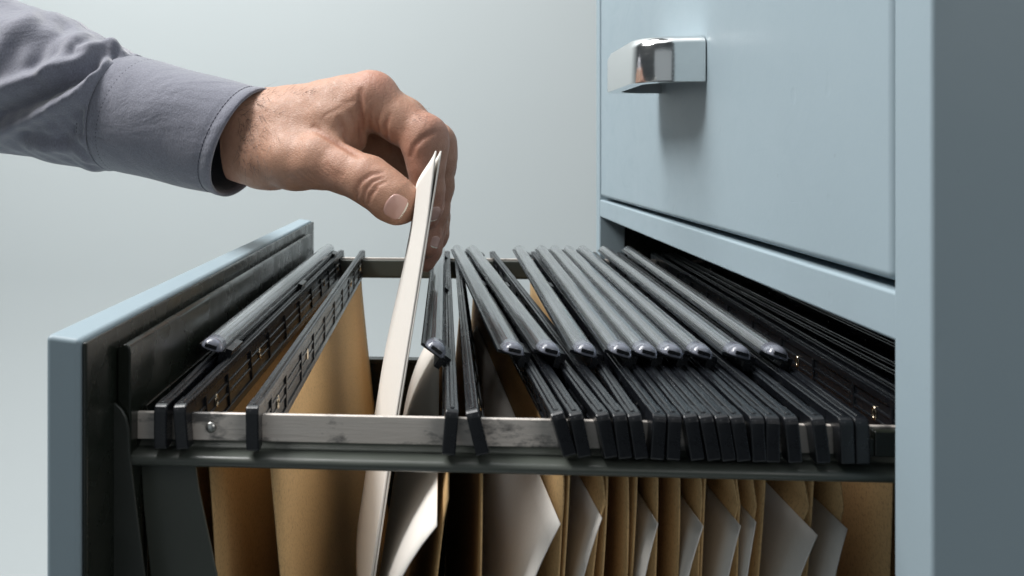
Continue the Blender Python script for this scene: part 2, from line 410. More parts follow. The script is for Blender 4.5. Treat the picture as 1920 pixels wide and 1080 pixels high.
def tab_meshes():
    """half-round clear index tab along +y, with its black carrier and a grey strip inside for its reflected light"""
    L = .322; w = .0079; hh = .0036; th = .0008
    def dome(w, h): return [(w/2*a, h*b) for a, b in ((-1, 0), (-.97, .30), (-.80, .66), (-.50, .92), (-.12, 1.0), (.22, .97), (.56, .82), (.86, .48), (1, 0))]
    bm = bmesh.new()
    o, q = dome(w, hh), dome(w-2*th, hh-2*th)
    q = [(a, b+th) for a, b in q]
    A = [[bm.verts.new((a, y, b)) for a, b in o] for y in (0, L)]; B = [[bm.verts.new((a, y, b)) for a, b in q] for y in (.0012, L-.0012)]
    n = len(o)
    for i in range(n):
        j = (i+1) % n
        bm.faces.new((A[0][i], A[0][j], A[1][j], A[1][i])); bm.faces.new((B[0][j], B[0][i], B[1][i], B[1][j]))
        for s in (0, 1): bm.faces.new((A[s][i], A[s][j], B[s][j], B[s][i]))
    # lens-like closing lug at both ends
    bmesh.ops.recalc_face_normals(bm, faces=bm.faces[:])
    tab = bpy.data.meshes.new('index_tab'); bm.to_mesh(tab); bm.free(); tab.materials.append(M_CLEAR)
    for p in tab.polygons: p.use_smooth = False
    bm = bmesh.new(); box(bm, -w/2-.0012, w/2+.0008, .002, L-.002, -.0012, -.0001); box(bm, w/2+.0004, w/2+.0030, .004, .020, -.0030, .0006)
    box(bm, w/2+.0004, w/2+.0030, L*.5, L*.5+.014, -.0030, .0006); box(bm, w/2+.0004, w/2+.0030, L-.02, L-.004, -.0030, .0006)
    box(bm, w/2-.0010, w/2+.0012, .002, L-.002, -.0046, -.0012)
    bmesh.ops.recalc_face_normals(bm, faces=bm.faces[:])
    car = bpy.data.meshes.new('tab_carrier'); bm.to_mesh(car); bm.free(); car.materials.append(M_BLACK)
    bm = bmesh.new(); box(bm, -w*.20, w*.12, .006, L-.006, .0012, .0015)  # added grey strip, stands in for the light band reflected by the tab
    bmesh.ops.recalc_face_normals(bm, faces=bm.faces[:])
    lab = bpy.data.meshes.new('glint_strip'); bm.to_mesh(lab); bm.free(); lab.materials.append(M_GLINT)
    bm = bmesh.new(); nu, nv = 14, 6; R = []
    for j in range(nv+1):
        p = math.pi/2*j/nv; ring = []
        for i in range(nu+1):
            t = math.pi*i/nu; c = math.cos(p)
            ring.append(bm.verts.new((-w/2*1.02*math.cos(t)*(.35+.65*c) , .0012-.0034*math.sin(p), .0001+hh*1.06*math.sin(t)*(.30+.70*c))))
        R.append(ring)
    R0 = [bm.verts.new((v.co.x, .0060, v.co.z)) for v in R[0]]
    for A, B in zip([R0]+R, R):
        for i in range(nu): bm.faces.new((A[i], A[i+1], B[i+1], B[i]))
    bm.faces.new(R[-1]); bm.faces.new(R0[::-1])
    for A, B in zip([R0]+R, R): bm.faces.new((A[0], B[0], B[nu], A[nu]))
    bmesh.ops.recalc_face_normals(bm, faces=bm.faces[:])
    lens = bpy.data.meshes.new('tab_end'); bm.to_mesh(lens); bm.free(); lens.materials.append(M_LENS)
    for p in lens.polygons: p.use_smooth = len(p.vertices) == 4 and abs(p.normal.z) > -.5 and p.normal.z > -.9
    bm = bmesh.new(); box(bm, -w*.27, w*.27, -.0026, .0010, .0009, .0021)
    bmesh.ops.recalc_face_normals(bm, faces=bm.faces[:])
    slot = bpy.data.meshes.new('end_slot'); bm.to_mesh(slot); bm.free(); slot.materials.append(M_BLACK)
    return tab, car, lab, lens, slot
BAR, EYE = bar_mesh(), eyelet_mesh(); TAB, CAR, GLINT, LENS, SLOT = tab_meshes()
BY0, BY1, BZ = .2535, .6625, -.0750
def sub(name, me, parent, loc=(0, 0, 0), rot=(0, 0, 0)):
    o = bpy.data.objects.new(name, me); COL.objects.link(o); o.parent = parent; o.location = loc; o.rotation_euler = rot
    return o
def add_bar(root, pn, pf, lean, eyes=True):
    xn = X(pn, BY0); xf = X(pf, BY1)
    yaw = -math.atan((xf-xn)/(BY1-BY0)); roll = -lean/75.
    b = sub('hanging_bar', BAR, root, Vector((xn, BY0, BZ))-root.location, (0, roll, yaw))
    md = b.modifiers.new('bevel', 'BEVEL'); md.width = .0006; md.segments = 3; md.limit_method = 'ANGLE'
    if eyes:
        for y in (.036, .105, .30, .372): sub('eyelet', EYE, b, (BT*.30, y, -.0088))
    return b, xn, xf
def add_tab(root, bar, xn, xf, off, tilt, dz=.0042, y0=.0555):
    t = sub('index_tab', TAB, root)
    yaw = bar.rotation_euler.z
    x = xn+(xf-xn)*y0/(BY1-BY0)+off
    t.location = Vector((x, BY0+y0, BZ+dz))-root.location; t.rotation_euler = (0, tilt, yaw)
    md = None
    sub('tab_carrier', CAR, t); sub('glint_strip', GLINT, t); sub('tab_end', LENS, t); sub('end_slot', SLOT, t)
    return t
YG = np.linspace(.2600, .6405, 22); ZG = np.linspace(-.0895, -.318, 34); YK = 1      # shared grid: depth, height
def pocket_sides(an, af, bn, bf, shift, bulge, seed, la=0., lb=0.):
    """the two kraft walls of a pocket as x over the shared grid"""
    r = np.random.default_rng(seed); ph = r.uniform(0, 6.28, 6)
    f = ((YG-BY0)/(BY1-BY0))[:, None]; s = ((ZG[0]-ZG)/(ZG[0]-ZG[-1]))[None]
    m = (an+bn)/2+shift+((af+bf)/2-(an+bn)/2)*f
    out = []
    for k, (n_, f_, l_) in enumerate(((an, af, la), (bn, bf, lb))):
        t = n_+(f_-n_)*f+l_/75*.0165
        wv = .0016*bulge*np.sin(s*math.pi)*np.sin((YG[:, None]-.28)*9+ph[k])+.0020*bulge*np.sin(np.minimum(s*1.6, 1)*math.pi)*math.sin(ph[2+k])+.0014*bulge*np.sin(np.minimum(s*2.2, 1)*math.pi)
        out.append(t+(m-t)*s**1.25+wv+(-.0010, .0010)[k]*np.sin(s*math.pi))
    return out
def keep_right(x, prev, gap, soften=True):
    w = smoothstep(-.0895, -.112, ZG)[None]
    x = x+w*np.maximum(0, prev+gap-x)
    if not soften: return x
    q = x.copy()
    for _ in range(5): q[:, 1:-1] = .25*q[:, :-2]+.5*q[:, 1:-1]+.25*q[:, 2:]
    return np.maximum(q, prev*1+np.minimum(x-prev, gap*.5))
def pocket_mesh(root, L, R):
    y = YG.copy(); y0 = .2785
    ys = np.linspace(y0, YG[-1], 18)
    rows = []
    for A, o in ((L, 1), (R, -1)):
        g = np.zeros((len(ZG), len(ys), 3))
        for j in range(len(ZG)): g[j, :, 0] = np.interp(ys, YG, A[:, j])
        g[..., 1] = ys[None]; g[..., 2] = ZG[:, None]
        rows.append(g[::o])
    o = link('kraft_pocket', grid_mesh('kraft_pocket', np.concatenate(rows)), M_KRAFT, root, True)
    solid(o, .0005); return o
def sheet_x(px, py, px_low, k, bow, sc):
    z0 = -.1140; y0 = z0*F/(HOR-py); x0 = X(px, y0)
    zlow = P(px_low, 1080, y=y0).z; sl = (x0-X(px_low, y0))/(z0-zlow)
    dz = np.maximum(z0-ZG, -.004)[None]; dy = (YG-y0)[:, None]
    return x0+k*dy-sl*(1-np.exp(-dz/sc))*sc+bow*np.sin(np.clip(dy/.25, 0, 1)*math.pi), y0, z0
def sheet_mesh(A, y0, z0, label):
    ys = np.linspace(y0, .575, 26); zs = np.linspace(z0, -.306, 34); G = np.zeros((len(ys), len(zs), 3))
    B = np.stack([np.interp(ys, YG, A[:, j]) for j in range(len(ZG))], 1)
    for i in range(len(ys)): G[i, :, 0] = np.interp(-zs, -ZG, B[i])
    G[..., 1] = ys[:, None]; G[..., 2] = zs[None]
    o = link('paper_sheet', grid_mesh('paper_sheet', G), M_PAPER, None, True); solid(o, .0004)
    tag(o, label, 'paper', 'white sheets standing in the hanging folders'); return o
SHEETS = {1: (818, 985, 738, -.004, 0, .035, 'white sheet curling out of the open folder beside the lifted document'),
          2: (1050, 975, 996, -.048, 0, .055, 'broad white sheet with its corner poking out right of the dark gap'),
          3: (1128, 962, 1088, -.05, 0, .055, 'narrow bright white sheet right of the broad one'),
          5: (1233, 970, 1205, -.02, 0, .055, 'slim white sheet standing second to the right of the broad one'),
          6: (1318, 972, 1286, -.015, 0, .055, 'greyish white sheet just left of the two overlapping sheets'),
          7: (1388, 970, 1362, -.01, 0, .055, 'left one of two overlapping white sheets in neighbouring folders'),
          8: (1417, 962, 1398, -.01, 0, .055, 'right one of two overlapping white sheets in neighbouring folders'),
          9: (1532, 983, 1496, .0, 0, .055, 'wide white sheet second from the cabinet stile'),
          10: (1588, 970, 1562, .01, 0, .055, 'shadowed white sheet nearest the cabinet stile')}
near = [300, 335, 472, 848, 885, 1045, 1080, 1130, 1162, 1190, 1238, 1266, 1295, 1324, 1354, 1382, 1420, 1448, 1484, 1535, 1588, 1617]
near[17] = 1450
far = [605, 640, 680, 839, 856, 868, 881, 894, 922, 983, 1000, 1024, 1036, 1048, 1060, 1072, 1084, 1098, 1112, 1137, 1160, 1181]
lean = [0, 6, 1, -6, 18, 22, 15, 15, 10, 12, -5, -3, 12, 14, 12, 12, 4, 0, 7, 9, 3, 2]
labels = ['kraft hanging folder nearest the drawer front, its two black bars side by side',
          'wide open kraft hanging folder with the lifted white document in it',
          'kraft hanging folder right of the wide open one, a white sheet bulging from it',
          'hanging folder whose clear tab is third from the hand',
          'hanging folder with a gap of kraft showing left of its clear tab',
          'hanging folder under the first of three clear tabs set close together',
          'hanging folder under the middle of three clear tabs set close together',
          'hanging folder under the last of three clear tabs set close together',
          'hanging folder with the third clear tab from the cabinet opening',
          'hanging folder with the second clear tab from the cabinet opening',
          'hanging folder just inside the cabinet opening with the last clear tab']
tilts = [.30, .62, .22, .26, .26, .30, .28, .26, .30, .26, .34]
shifts = [.006, -.002, -.012, -.015, -.015, -.016, -.016, -.017, -.018, -.018, -.016]
PREV = None
for i in range(11):
    a, b = 2*i, 2*i+1
    xn = X((near[a]+near[b])/2, BY0)
    root = empty('hanging_folder', (xn, BY0, BZ))
    tag(root, labels[i], 'folder', 'hanging folders in the open drawer')
    ba, an, af = add_bar(root, near[a], far[a], lean[a]); bb, bn, bf = add_bar(root, near[b], far[b], lean[b])
    add_tab(root, bb, bn, bf, -.0058 if i else -.0052, tilts[i])
    L, R = pocket_sides(an, af, bn, bf, shifts[i], .3 if i == 1 else 1., i, lean[a], lean[b])
    if i: L = keep_right(L, PREV, .0009)
    mid = L
    if i in SHEETS:
        *sp, lab = SHEETS[i]; A, y0, z0 = sheet_x(*sp)
        A = keep_right(A, L, .0007, False); sheet_mesh(A, y0, z0, lab); mid = A
    R = keep_right(R, mid, .0008); pocket_mesh(root, L, R); PREV = R
for i in range(4):                                     # more folders in the dark of the cabinet, bars only partly seen
    x0 = (.1365, .1520, .1715, .1980)[i]
    root = empty('hanging_folder', (x0, BY0, BZ))
    tag(root, 'black barred hanging folder in shadow deep inside the cabinet', 'folder', 'hanging folders in the dark inside the cabinet')
    c = []
    for k in (0, 1):
        xn = x0+k*.0056; xf = xn+(.0175, .0120, .0160, .0060)[i]+k*(.002, -.001, .004, 0)[i]
        bb = sub('hanging_bar', BAR, root, (k*.0056, 0, 0), (0, -.04*random.random(), -math.atan((xf-xn)/(BY1-BY0))))
        md = bb.modifiers.new('bevel', 'BEVEL'); md.width = .00055; md.segments = 2; md.limit_method = 'ANGLE'
        for y in (.036, .105, .30, .372): sub('eyelet', EYE, bb, (-BT*.30, y, -.0088))
        c.append((xn, xf))
    L, R = pocket_sides(*c[0], *c[1], -.008, .6, 40+i); L = keep_right(L, PREV, .0009); R = keep_right(R, L, .0008); pocket_mesh(root, L, R); PREV = R

# ------------------------------------------------------------------ the document being lifted: a folded card, open edge to the viewer
YD = .325
def doc():
    edge = [(822, 283), (806, 400), (783, 545), (745, 780), (700, 1080), (676, 1240)]
    ey = [.325, .323, .318, .304, .292, .288]                # the card leans: lower down it stands a little nearer
    pts = [P(a, b, y=y) for (a, b), y in zip(edge, ey)]
    nz = 44; zs = np.linspace(pts[0].z, pts[-1].z, nz)
    pz = [p.z for p in pts][::-1]; pxs = [p.x for p in pts][::-1]; yz = np.interp(zs, pz, [p.y for p in pts][::-1])
    ex = np.interp(zs, pz, pxs)
    for _ in range(6):
        for q in (ex, yz): q[1:-1] = .25*q[:-2]+.5*q[1:-1]+.25*q[2:]
    us = np.linspace(0, .205, 34)
    def leaf(sgn):
        G = np.zeros((nz, len(us), 3))
        for i, z in enumerate(zs):
            t = (zs[0]-z)
            for j, u in enumerate(us):
                # plan curve: leaves the near edge going back and to the left, then straightens
                xo = -(.0119-.0004*smoothstep(.02, .08, t))*math.sin(min(u/.125, 1)*math.pi/2)**1.25 + .008*smoothstep(.125, .205, u)
                sep = sgn*(.00042+.0005*smoothstep(.03, 0, t))*(1-u/.205)**.5
                drop = -.18*u*smoothstep(.11, .0, t)           # top edge falls away from the near corner
                pinch = -sgn*.0004*math.exp(-((u-.095)/.03)**2-((t-.03)/.03)**2)
                G[i, j] = (ex[i]+xo+sep+pinch, yz[i]+u, z+drop)
        return G
    A, B = leaf(-1), leaf(1)[:, ::-1]
    G = np.concatenate([A, B], 1)
    o = link('folded_document', grid_mesh('folded_document', G), M_PAPER, None, True); solid(o, .0006)
    tag(o, 'folded white document held between thumb and fingers above the drawer', 'document')
    return o
doc()

# ------------------------------------------------------------------ the hand: one continuous surface from a distance field
H = .00062
lo = np.array([-.118, .375, -.066]); hi = np.array([.040, .535, .052])
shape = np.ceil((hi-lo)/H).astype(int)
gx, gy, gz = [(lo[i]+H*np.arange(shape[i])).astype(np.float32) for i in range(3)]
BIG = np.float32(.05)
def V3(px, py, y): return np.array(P(px, py, y=y))
def cap_d(p, a, b, ra, rb):
    ab = b-a; t = np.clip(((p-a)@ab)/(ab@ab), 0, 1)
    return np.linalg.norm(p-(a+t[..., None]*ab), axis=-1)-(ra+(rb-ra)*t)
def field(): return np.full(shape, BIG, np.float32)
def smin(a, b, k):
    h = np.maximum(k-np.abs(a-b), 0)/k
    return np.minimum(a, b)-h*h*k*np.float32(.25)
def add_capsule(D, a, b, ra, rb, k, squash=None):
    m = max(ra, rb)+k*1.5+.004
    l = np.minimum(a, b)-m; u = np.maximum(a, b)+m
    i0 = np.clip(((l-lo)/H).astype(int), 0, shape); i1 = np.clip(((u-lo)/H).astype(int)+1, 0, shape)
    if (i1 <= i0).any(): return
    sl = tuple(slice(s, e) for s, e in zip(i0, i1))
    x = gx[sl[0]][:, None, None]; y = gy[sl[1]][None, :, None]; z = gz[sl[2]][None, None, :]
    ab = (b-a).astype(np.float32); den = float(ab@ab)
    t = np.clip(((x-a[0])*ab[0]+(y-a[1])*ab[1]+(z-a[2])*ab[2])/den, 0, 1).astype(np.float32)
    d = np.sqrt((x-(a[0]+t*ab[0]))**2+(y-(a[1]+t*ab[1]))**2+(z-(a[2]+t*ab[2]))**2)-(ra+(rb-ra)*t)
    D[sl] = smin(D[sl], d.astype(np.float32), np.float32(k))
def chain(D, pts, k=.004):
    for (a, ra), (b, rb) in zip(pts, pts[1:]): add_capsule(D, a, b, ra, rb, k)
mm = .001
# palm: wrist, metacarpals, thenar mass, first web
palm = field()
wr = V3(400, 250, .482); w1 = V3(470, 246, .472)
add_capsule(palm, V3(330, 240, .495), V3(478, 249, .468), 21.0*mm, 20.0*mm, .008)
add_capsule(palm, V3(350, 264, .490), V3(485, 274, .468), 20*mm, 19*mm, .008)
imcp = V3(697, 188, .438); mmcp = V3(694, 182, .457); rmcp = V3(676, 192, .477); pmcp = V3(652, 212, .494)
add_capsule(palm, V3(486, 233, .462), imcp, 16.5*mm, 12.4*mm, .010)
add_capsule(palm, V3(484, 234, .472), mmcp, 16.5*mm, 12.4*mm, .010)
add_capsule(palm, V3(474, 238, .480), rmcp, 15*mm, 11.5*mm, .010)
add_capsule(palm, V3(468, 240, .488), pmcp, 14*mm, 10.5*mm, .010)
add_capsule(palm, V3(500, 268, .470), V3(640, 240, .475), 16*mm, 13*mm, .010)
# web muscle between thumb and index
add_capsule(palm, V3(545, 262, .447), V3(640, 236, .437), 15*mm, 11.0*mm, .010)
add_capsule(palm, V3(620, 235, .438), V3(663, 262, .440), 10.5*mm, 6.5*mm, .006)
# thumb
thumb = field()
tcmc = V3(500, 292, .455); tmcp = V3(603, 302, .428); 
chain(thumb, [(V3(470, 285, .466), 17*mm), (tcmc, 16.5*mm), (V3(555, 300, .438), 14.0*mm), (tmcp, 13.2*mm)], .008)
chain(thumb, [(tmcp, 13.0*mm), (V3(650, 320, .420), 10.5*mm), (V3(690, 337, .413), 11.0*mm)], .005)
chain(thumb, [(V3(690, 337, .413), 11.0*mm), (V3(718, 357, .409), 10.4*mm), (V3(738, 374, .407), 10.2*mm), (V3(750, 385, .4065), 8.9*mm)], .004)
add_capsule(thumb, V3(758, 376, .4105), V3(753, 391, .4105), 6.4*mm, 5.8*mm, .005)      # pad pressed to the card
# fingers (knuckle, joint, joint, tip)
def finger(base, pts, k=.0035):
    D = field(); chain(D, pts, k); return D
f_index = finger(imcp, [(imcp, 12.4*mm), (V3(752, 226, .433), 10.9*mm), (V3(796, 256, .4275), 10.6*mm), (V3(798, 275, .4270), 10.2*mm), (V3(799, 312, .4275), 9.1*mm), (V3(800, 352, .4300), 8.5*mm), (V3(800, 385, .4325), 7.9*mm), (V3(798, 406, .434), 6.8*mm)])
f_mid = finger(mmcp, [(mmcp, 12.4*mm), (V3(760, 225, .452), 10.8*mm), (V3(816, 270, .4475), 10.6*mm), (V3(819, 295, .447), 10.0*mm), (V3(817, 345, .450), 8.9*mm), (V3(808, 395, .452), 8.4*mm), (V3(800, 438, .452), 7.6*mm), (V3(801, 462, .450), 6.2*mm)])
f_ring = finger(rmcp, [(rmcp, 11.5*mm), (V3(750, 235, .472), 10.0*mm), (V3(817, 285, .467), 9.8*mm), (V3(820, 310, .466), 9.2*mm), (V3(816, 365, .466), 8.6*mm), (V3(809, 420, .465), 8.2*mm), (V3(800, 468, .463), 7.2*mm), (V3(796, 492, .462), 5.6*mm)])
f_pinky = finger(pmcp, [(pmcp, 10.5*mm), (V3(735, 270, .490), 8.8*mm), (V3(805, 325, .484), 8.4*mm), (V3(815, 365, .482), 7.8*mm), (V3(818, 405, .480), 7.2*mm), (V3(818, 438, .478), 6.6*mm), (V3(817, 452, .478), 5.4*mm)])
# knuckle on the index and the tendon to it
add_capsule(palm, V3(600, 182, .445), V3(696, 165, .439), 5*mm, 6.0*mm, .010)
# hollow of the hand: heel on the little finger side and the curled third and fourth fingers close it off
add_capsule(palm, V3(600, 262, .490), V3(690, 285, .497), 15*mm, 14*mm, .010)
add_capsule(palm, V3(690, 285, .497), V3(772, 322, .497), 13*mm, 10*mm, .006)
K = np.float32
D = smin(palm, thumb, K(.0065))
for f, k in ((f_index, .0065), (f_mid, .006), (f_ring, .006), (f_pinky, .006)):
    D = np.minimum(D, smin(palm, f, K(k)))
del palm, thumb, f_index, f_mid, f_ring, f_pinky
# gentle irregularity of the flesh
def vnoise(scale, seed):
    r = np.random.default_rng(seed); n = (np.array(shape)*H/scale).astype(int)+3
    g = r.uniform(-1, 1, n).astype(np.float32)
    out = g
    for ax in range(3):
        t = np.arange(shape[ax])*H/scale; i = t.astype(int); f = (t-i); f = (f*f*(3-2*f)).astype(np.float32)
        a = np.take(out, i, ax); b = np.take(out, i+1, ax); sh = [1, 1, 1]; sh[ax] = -1
        out = a+(b-a)*f.reshape(sh)
    return out
D += vnoise(.011, 3)*K(.00055)+vnoise(.0045, 4)*K(.00010)

def sample(p):
    q = (np.asarray(p)-lo)/H; i = np.clip(np.floor(q).astype(int), 0, np.array(shape)-2); f = q-i
    v = 0
    for c in range(8):
        o = np.array([(c >> 2) & 1, (c >> 1) & 1, c & 1]); w = np.prod(np.where(o, f, 1-f), -1); j = i+o
        v = v+w*D[j[..., 0], j[..., 1], j[..., 2]]
    return v
def hit(px, py, back=False):
    """first point of the hand's surface seen at a pixel"""
    r = np.array(ray(px, py)); r /= np.linalg.norm(r); t = .380/r[1]
    for _ in range(900):
        p = r*t
        if p[1] > hi[1]-.002: return None
        d = sample(p) if (p > lo).all() and (p < hi-H).all() else .002
        if d < .0001: return p
        t += min(max(d*.6, .00015), .0012)
    return None
def grad(p):
    e = .0012; g = np.array([sample(p+np.eye(3)[i]*e)-sample(p-np.eye(3)[i]*e) for i in range(3)])
    return g/np.linalg.norm(g)
CREASE = []
def carve(pixels, r=.0011, depth=.0008, soft=.0016):
    """press a fold into the skin along a line of surface points"""
    dense = []
    for (a, b) in zip(pixels, pixels[1:]):
        for t in np.linspace(0, 1, 7): dense.append((a[0]+(b[0]-a[0])*t, a[1]+(b[1]-a[1])*t))
    pts = [q for q in (hit(*c) for c in dense) if q is not None]
    CREASE.append((pts, r))
    n = len(pts)
    for i in range(n-1):
        a, b = pts[i], pts[i+1]
        if np.linalg.norm(a-b) > .006: continue
        fade = min(1, 2.5*min(i+1, n-1-i)/n+.25)
        m = .006
        i0 = np.clip(((np.minimum(a, b)-m-lo)/H).astype(int), 0, shape); i1 = np.clip(((np.maximum(a, b)+m-lo)/H).astype(int)+1, 0, shape)
        sl = tuple(slice(s, e) for s, e in zip(i0, i1))
        x = gx[sl[0]][:, None, None]; y = gy[sl[1]][None, :, None]; z = gz[sl[2]][None, None, :]
        ab = b-a; den = max(float(ab@ab), 1e-12)
        t = np.clip(((x-a[0])*ab[0]+(y-a[1])*ab[1]+(z-a[2])*ab[2])/den, 0, 1)
        d2 = (x-(a[0]+t*ab[0]))**2+(y-(a[1]+t*ab[1]))**2+(z-(a[2]+t*ab[2]))**2
        w = (np.exp(-d2/(r*r))*depth*fade).astype(np.float32)
        ACC[sl] = np.maximum(ACC[sl], w)
ACC = np.zeros(shape, np.float32)
zc = lambda L: [(380+a/2.7, 100+b/2.7) for a, b in L]
# thumb joint wrinkles, traced on the skin
carve(zc([(775, 700), (800, 650), (850, 615), (905, 605)]), .0010, .0011)
carve(zc([(815, 740), (825, 690), (860, 650), (910, 630)]), .0009, .0012)
carve(zc([(835, 760), (850, 715), (875, 690), (885, 655)]), .0009, .0014)
carve(zc([(850, 690), (890, 665), (925, 650)]), .0008, .0009)
carve(zc([(810, 720), (812, 760), (835, 785)]), .0008, .0008)
carve(zc([(790, 690), (775, 740), (790, 770)]), .0009, .0007)
# web and index base folds
carve(zc([(560, 375), (630, 420), (715, 470), (790, 520)]), .0018, .0018)
carve(zc([(800, 190), (795, 260), (800, 330), (803, 420), (806, 500)]), .0014, .0019)
carve(zc([(690, 330), (720, 400), (735, 470)]), .0012, .0008)
carve(zc([(745, 300), (775, 370), (785, 440)]), .0010, .0007)
carve(zc([(860, 270), (840, 330), (850, 400), (880, 430)]), .0012, .0008)
carve(zc([(945, 310), (925, 370), (930, 430), (955, 485)]), .0012, .0013)
carve(zc([(900, 300), (880, 350), (895, 410)]), .0010, .0006)
carve(zc([(1180, 395), (1110, 430), (1070, 470), (1055, 520)]), .0013, .0013)
carve(zc([(1130, 400), (1160, 395), (1200, 400)]), .0008, .0005)
carve(zc([(700, 250), (760, 245), (800, 235)]), .0009, .0004)
for k in range(7):                                      # fine parallel lines on the back of the hand and thumb root
    carve(zc([(470+k*26, 600-k*6), (520+k*25, 645-k*7), (585+k*22, 668-k*8)]), .0009, .00030)
for k in range(6):
    carve(zc([(600+k*24, 330-k*10), (640+k*22, 300-k*12), (690+k*18, 285-k*14)]), .0008, .00028)
D += ACC
def surface_nets(D):
    ins = D < 0; n = D.shape
    c = np.zeros([s-1 for s in n], np.int8)
    cs = [(i, j, k) for i in (0, 1) for j in (0, 1) for k in (0, 1)]
    sl = lambda o: tuple(slice(a, s-1+a) for a, s in zip(o, n))
    for o in cs: c += ins[sl(o)]
    act = np.argwhere((c > 0) & (c < 8))
    vid = -np.ones(c.shape, np.int32); vid[tuple(act.T)] = np.arange(len(act))
    acc = np.zeros((len(act), 3)); cnt = np.zeros(len(act))
    for ax in range(3):
        for o in cs:
            if o[ax]: continue
            o = np.array(o); e = np.eye(3, dtype=int)[ax]
            a = D[tuple((act+o).T)]; b = D[tuple((act+o+e).T)]
            m = (a < 0) != (b < 0); t = np.where(m, a/np.where(m, a-b, 1), 0)
            acc[m] += (o+e*t[:, None])[m]; cnt[m] += 1
    v = lo+H*(act+acc/cnt[:, None])
    quads = []
    for ax in range(3):
        e = np.eye(3, dtype=int)[ax]; u, w = [np.eye(3, dtype=int)[i] for i in ((ax+1) % 3, (ax+2) % 3)]
        A = ins[tuple(slice(0, s-(1 if i == ax else 0)) for i, s in enumerate(n))]; B = ins[tuple(slice(1 if i == ax else 0, s) for i, s in enumerate(n))]
        for flag in (0, 1):
            p = np.argwhere((A & ~B) if flag == 0 else (~A & B))
            p = p[(p[:, (ax+1) % 3] > 0) & (p[:, (ax+2) % 3] > 0)]
            p = p[(p[:, (ax+1) % 3] < n[(ax+1) % 3]-1) & (p[:, (ax+2) % 3] < n[(ax+2) % 3]-1)]
            q = [vid[tuple((p-d).T)] for d in (0*u, u, u+w, w)]
            q = np.stack(q if flag == 1 else q[::-1], 1)
            quads.append(q)
    q = np.concatenate(quads); q = q[(q >= 0).all(1)]
    return v, q[:, ::-1]
hv, hq = surface_nets(D)
me = bpy.data.meshes.new('hand'); me.from_pydata(hv.tolist(), [], hq.tolist()); me.update()
# natural redness of knuckles and fingertips, and a darker tone inside the carved folds
bl = np.zeros(len(hv))
for c, s, a in ((V3(706, 150, .430), .013, .8), (V3(815, 240, .425), .014, .8), (V3(697, 335, .407), .010, .45), (V3(760, 385, .412), .010, .8), (V3(790, 300, .420), .02, .55),
                (V3(810, 420, .43), .022, .9), (V3(800, 470, .45), .02, 1), (V3(838, 300, .45), .014, .6), (V3(818, 450, .47), .01, 1), (V3(640, 310, .415), .014, .3), (V3(430, 300, .47), .02, .7)):
    bl = np.maximum(bl, a*np.exp(-((hv-c)**2).sum(1)/(s*s)))
at = me.attributes.new('blush', 'FLOAT', 'POINT'); at.data.foreach_set('value', bl.astype(np.float32))
ij = np.clip(np.round((hv-lo)/H).astype(int), 0, np.array(shape)-1)
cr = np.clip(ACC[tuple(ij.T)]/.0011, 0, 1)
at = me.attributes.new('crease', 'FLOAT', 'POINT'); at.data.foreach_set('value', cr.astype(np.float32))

person = empty('person', tuple(V3(250, 200, .49)))
tag(person, 'person in a grey long sleeved shirt reaching in to lift the white document', 'person')
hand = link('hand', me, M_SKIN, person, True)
md = hand.modifiers.new('smooth', 'SMOOTH'); md.factor = .5; md.iterations = 1

# nails: thin curved plates lying on the skin
def nail(center, ax_pix, wid, length, name='fingernail', lift=.00035):
    c = hit(*center)
    if c is None: return
    n = grad(c)
    tipp = hit(*ax_pix)
    if tipp is None: tipp = c+np.array([.004, 0, -.004])
    t = tipp-c; t -= n*(t@n); t /= np.linalg.norm(t); b = np.cross(n, t)
    nu, nv = 17, 13; G = np.zeros((nu, nv, 3))
    for i, u in enumerate(np.linspace(-1, 1, nu)):
        for j, v in enumerate(np.linspace(-1, 1, nv)):
            # rounded outline: straight sides, curved root and tip
            wv = wid*(1-.10*max(-u, 0)**3)*math.sqrt(max(1-abs(u)**4*.72, 0))
            uu = u*length*(1-.16*v*v)
            p = c+t*uu+b*v*wv
            p = p+n*.004
            for _ in range(14): p = p-n*sample(p)*.7
            edge = max(abs(v), abs(u) if u < 0 else 0)
            G[i, j] = p+n*(lift-.0006*smoothstep(.8, 1., edge))-n*(.0002*(u+1))
    me = grid_mesh('fingernail', G)
    o = link(name, me, [M_NAIL, M_NAILTIP], hand, True)
    for pi, p in enumerate(me.polygons):
        if pi//(nv-1) >= nu-1-3: p.material_index = 1
    solid(o, .0005, -1)
nail((743, 390), (757, 397), .0067, .0058)
nail((815, 404), (810, 420), .0038, .0050)
nail((817, 455), (815, 462), .0034, .0036)

# hair on the wrist and the back of the fingers
r = np.random.default_rng(11)
def hair(bm, px, py, dx, dz, L, w=.00007):
    p = hit(px, py)
    if p is None: return
    n = grad(p); d = np.array([dx, -.15, dz]); d = d-n*(d@n)*.8+n*r.uniform(.15, .5); d /= np.linalg.norm(d)
    c = np.array([r.uniform(-.5, .5), r.uniform(-.3, .3), r.uniform(-.7, .3)])
    pts = [p+d*L*t+c*L*t*t*.5 for t in np.linspace(0, 1, 6)]
    sweep(bm, pts, lambda t: w*(1.1-t), 4)
bm = bmesh.new()
for _ in range(150): hair(bm, 445+abs(r.normal(0, 32)), r.uniform(172, 320), r.uniform(.1, 1), r.uniform(-.9, .3), r.uniform(.004, .011))
for _ in range(30): hair(bm, r.uniform(490, 590), r.uniform(166, 180), r.uniform(.6, 1), r.uniform(-.1, .35), r.uniform(.003, .008), .00005)
bm_obj('arm_hair', bm, M_HAIR, hand)
bm = bmesh.new()
for _ in range(26): hair(bm, r.uniform(770, 800), r.uniform(200, 228), .7, r.uniform(-.7, .3), r.uniform(.002, .005), .00005)
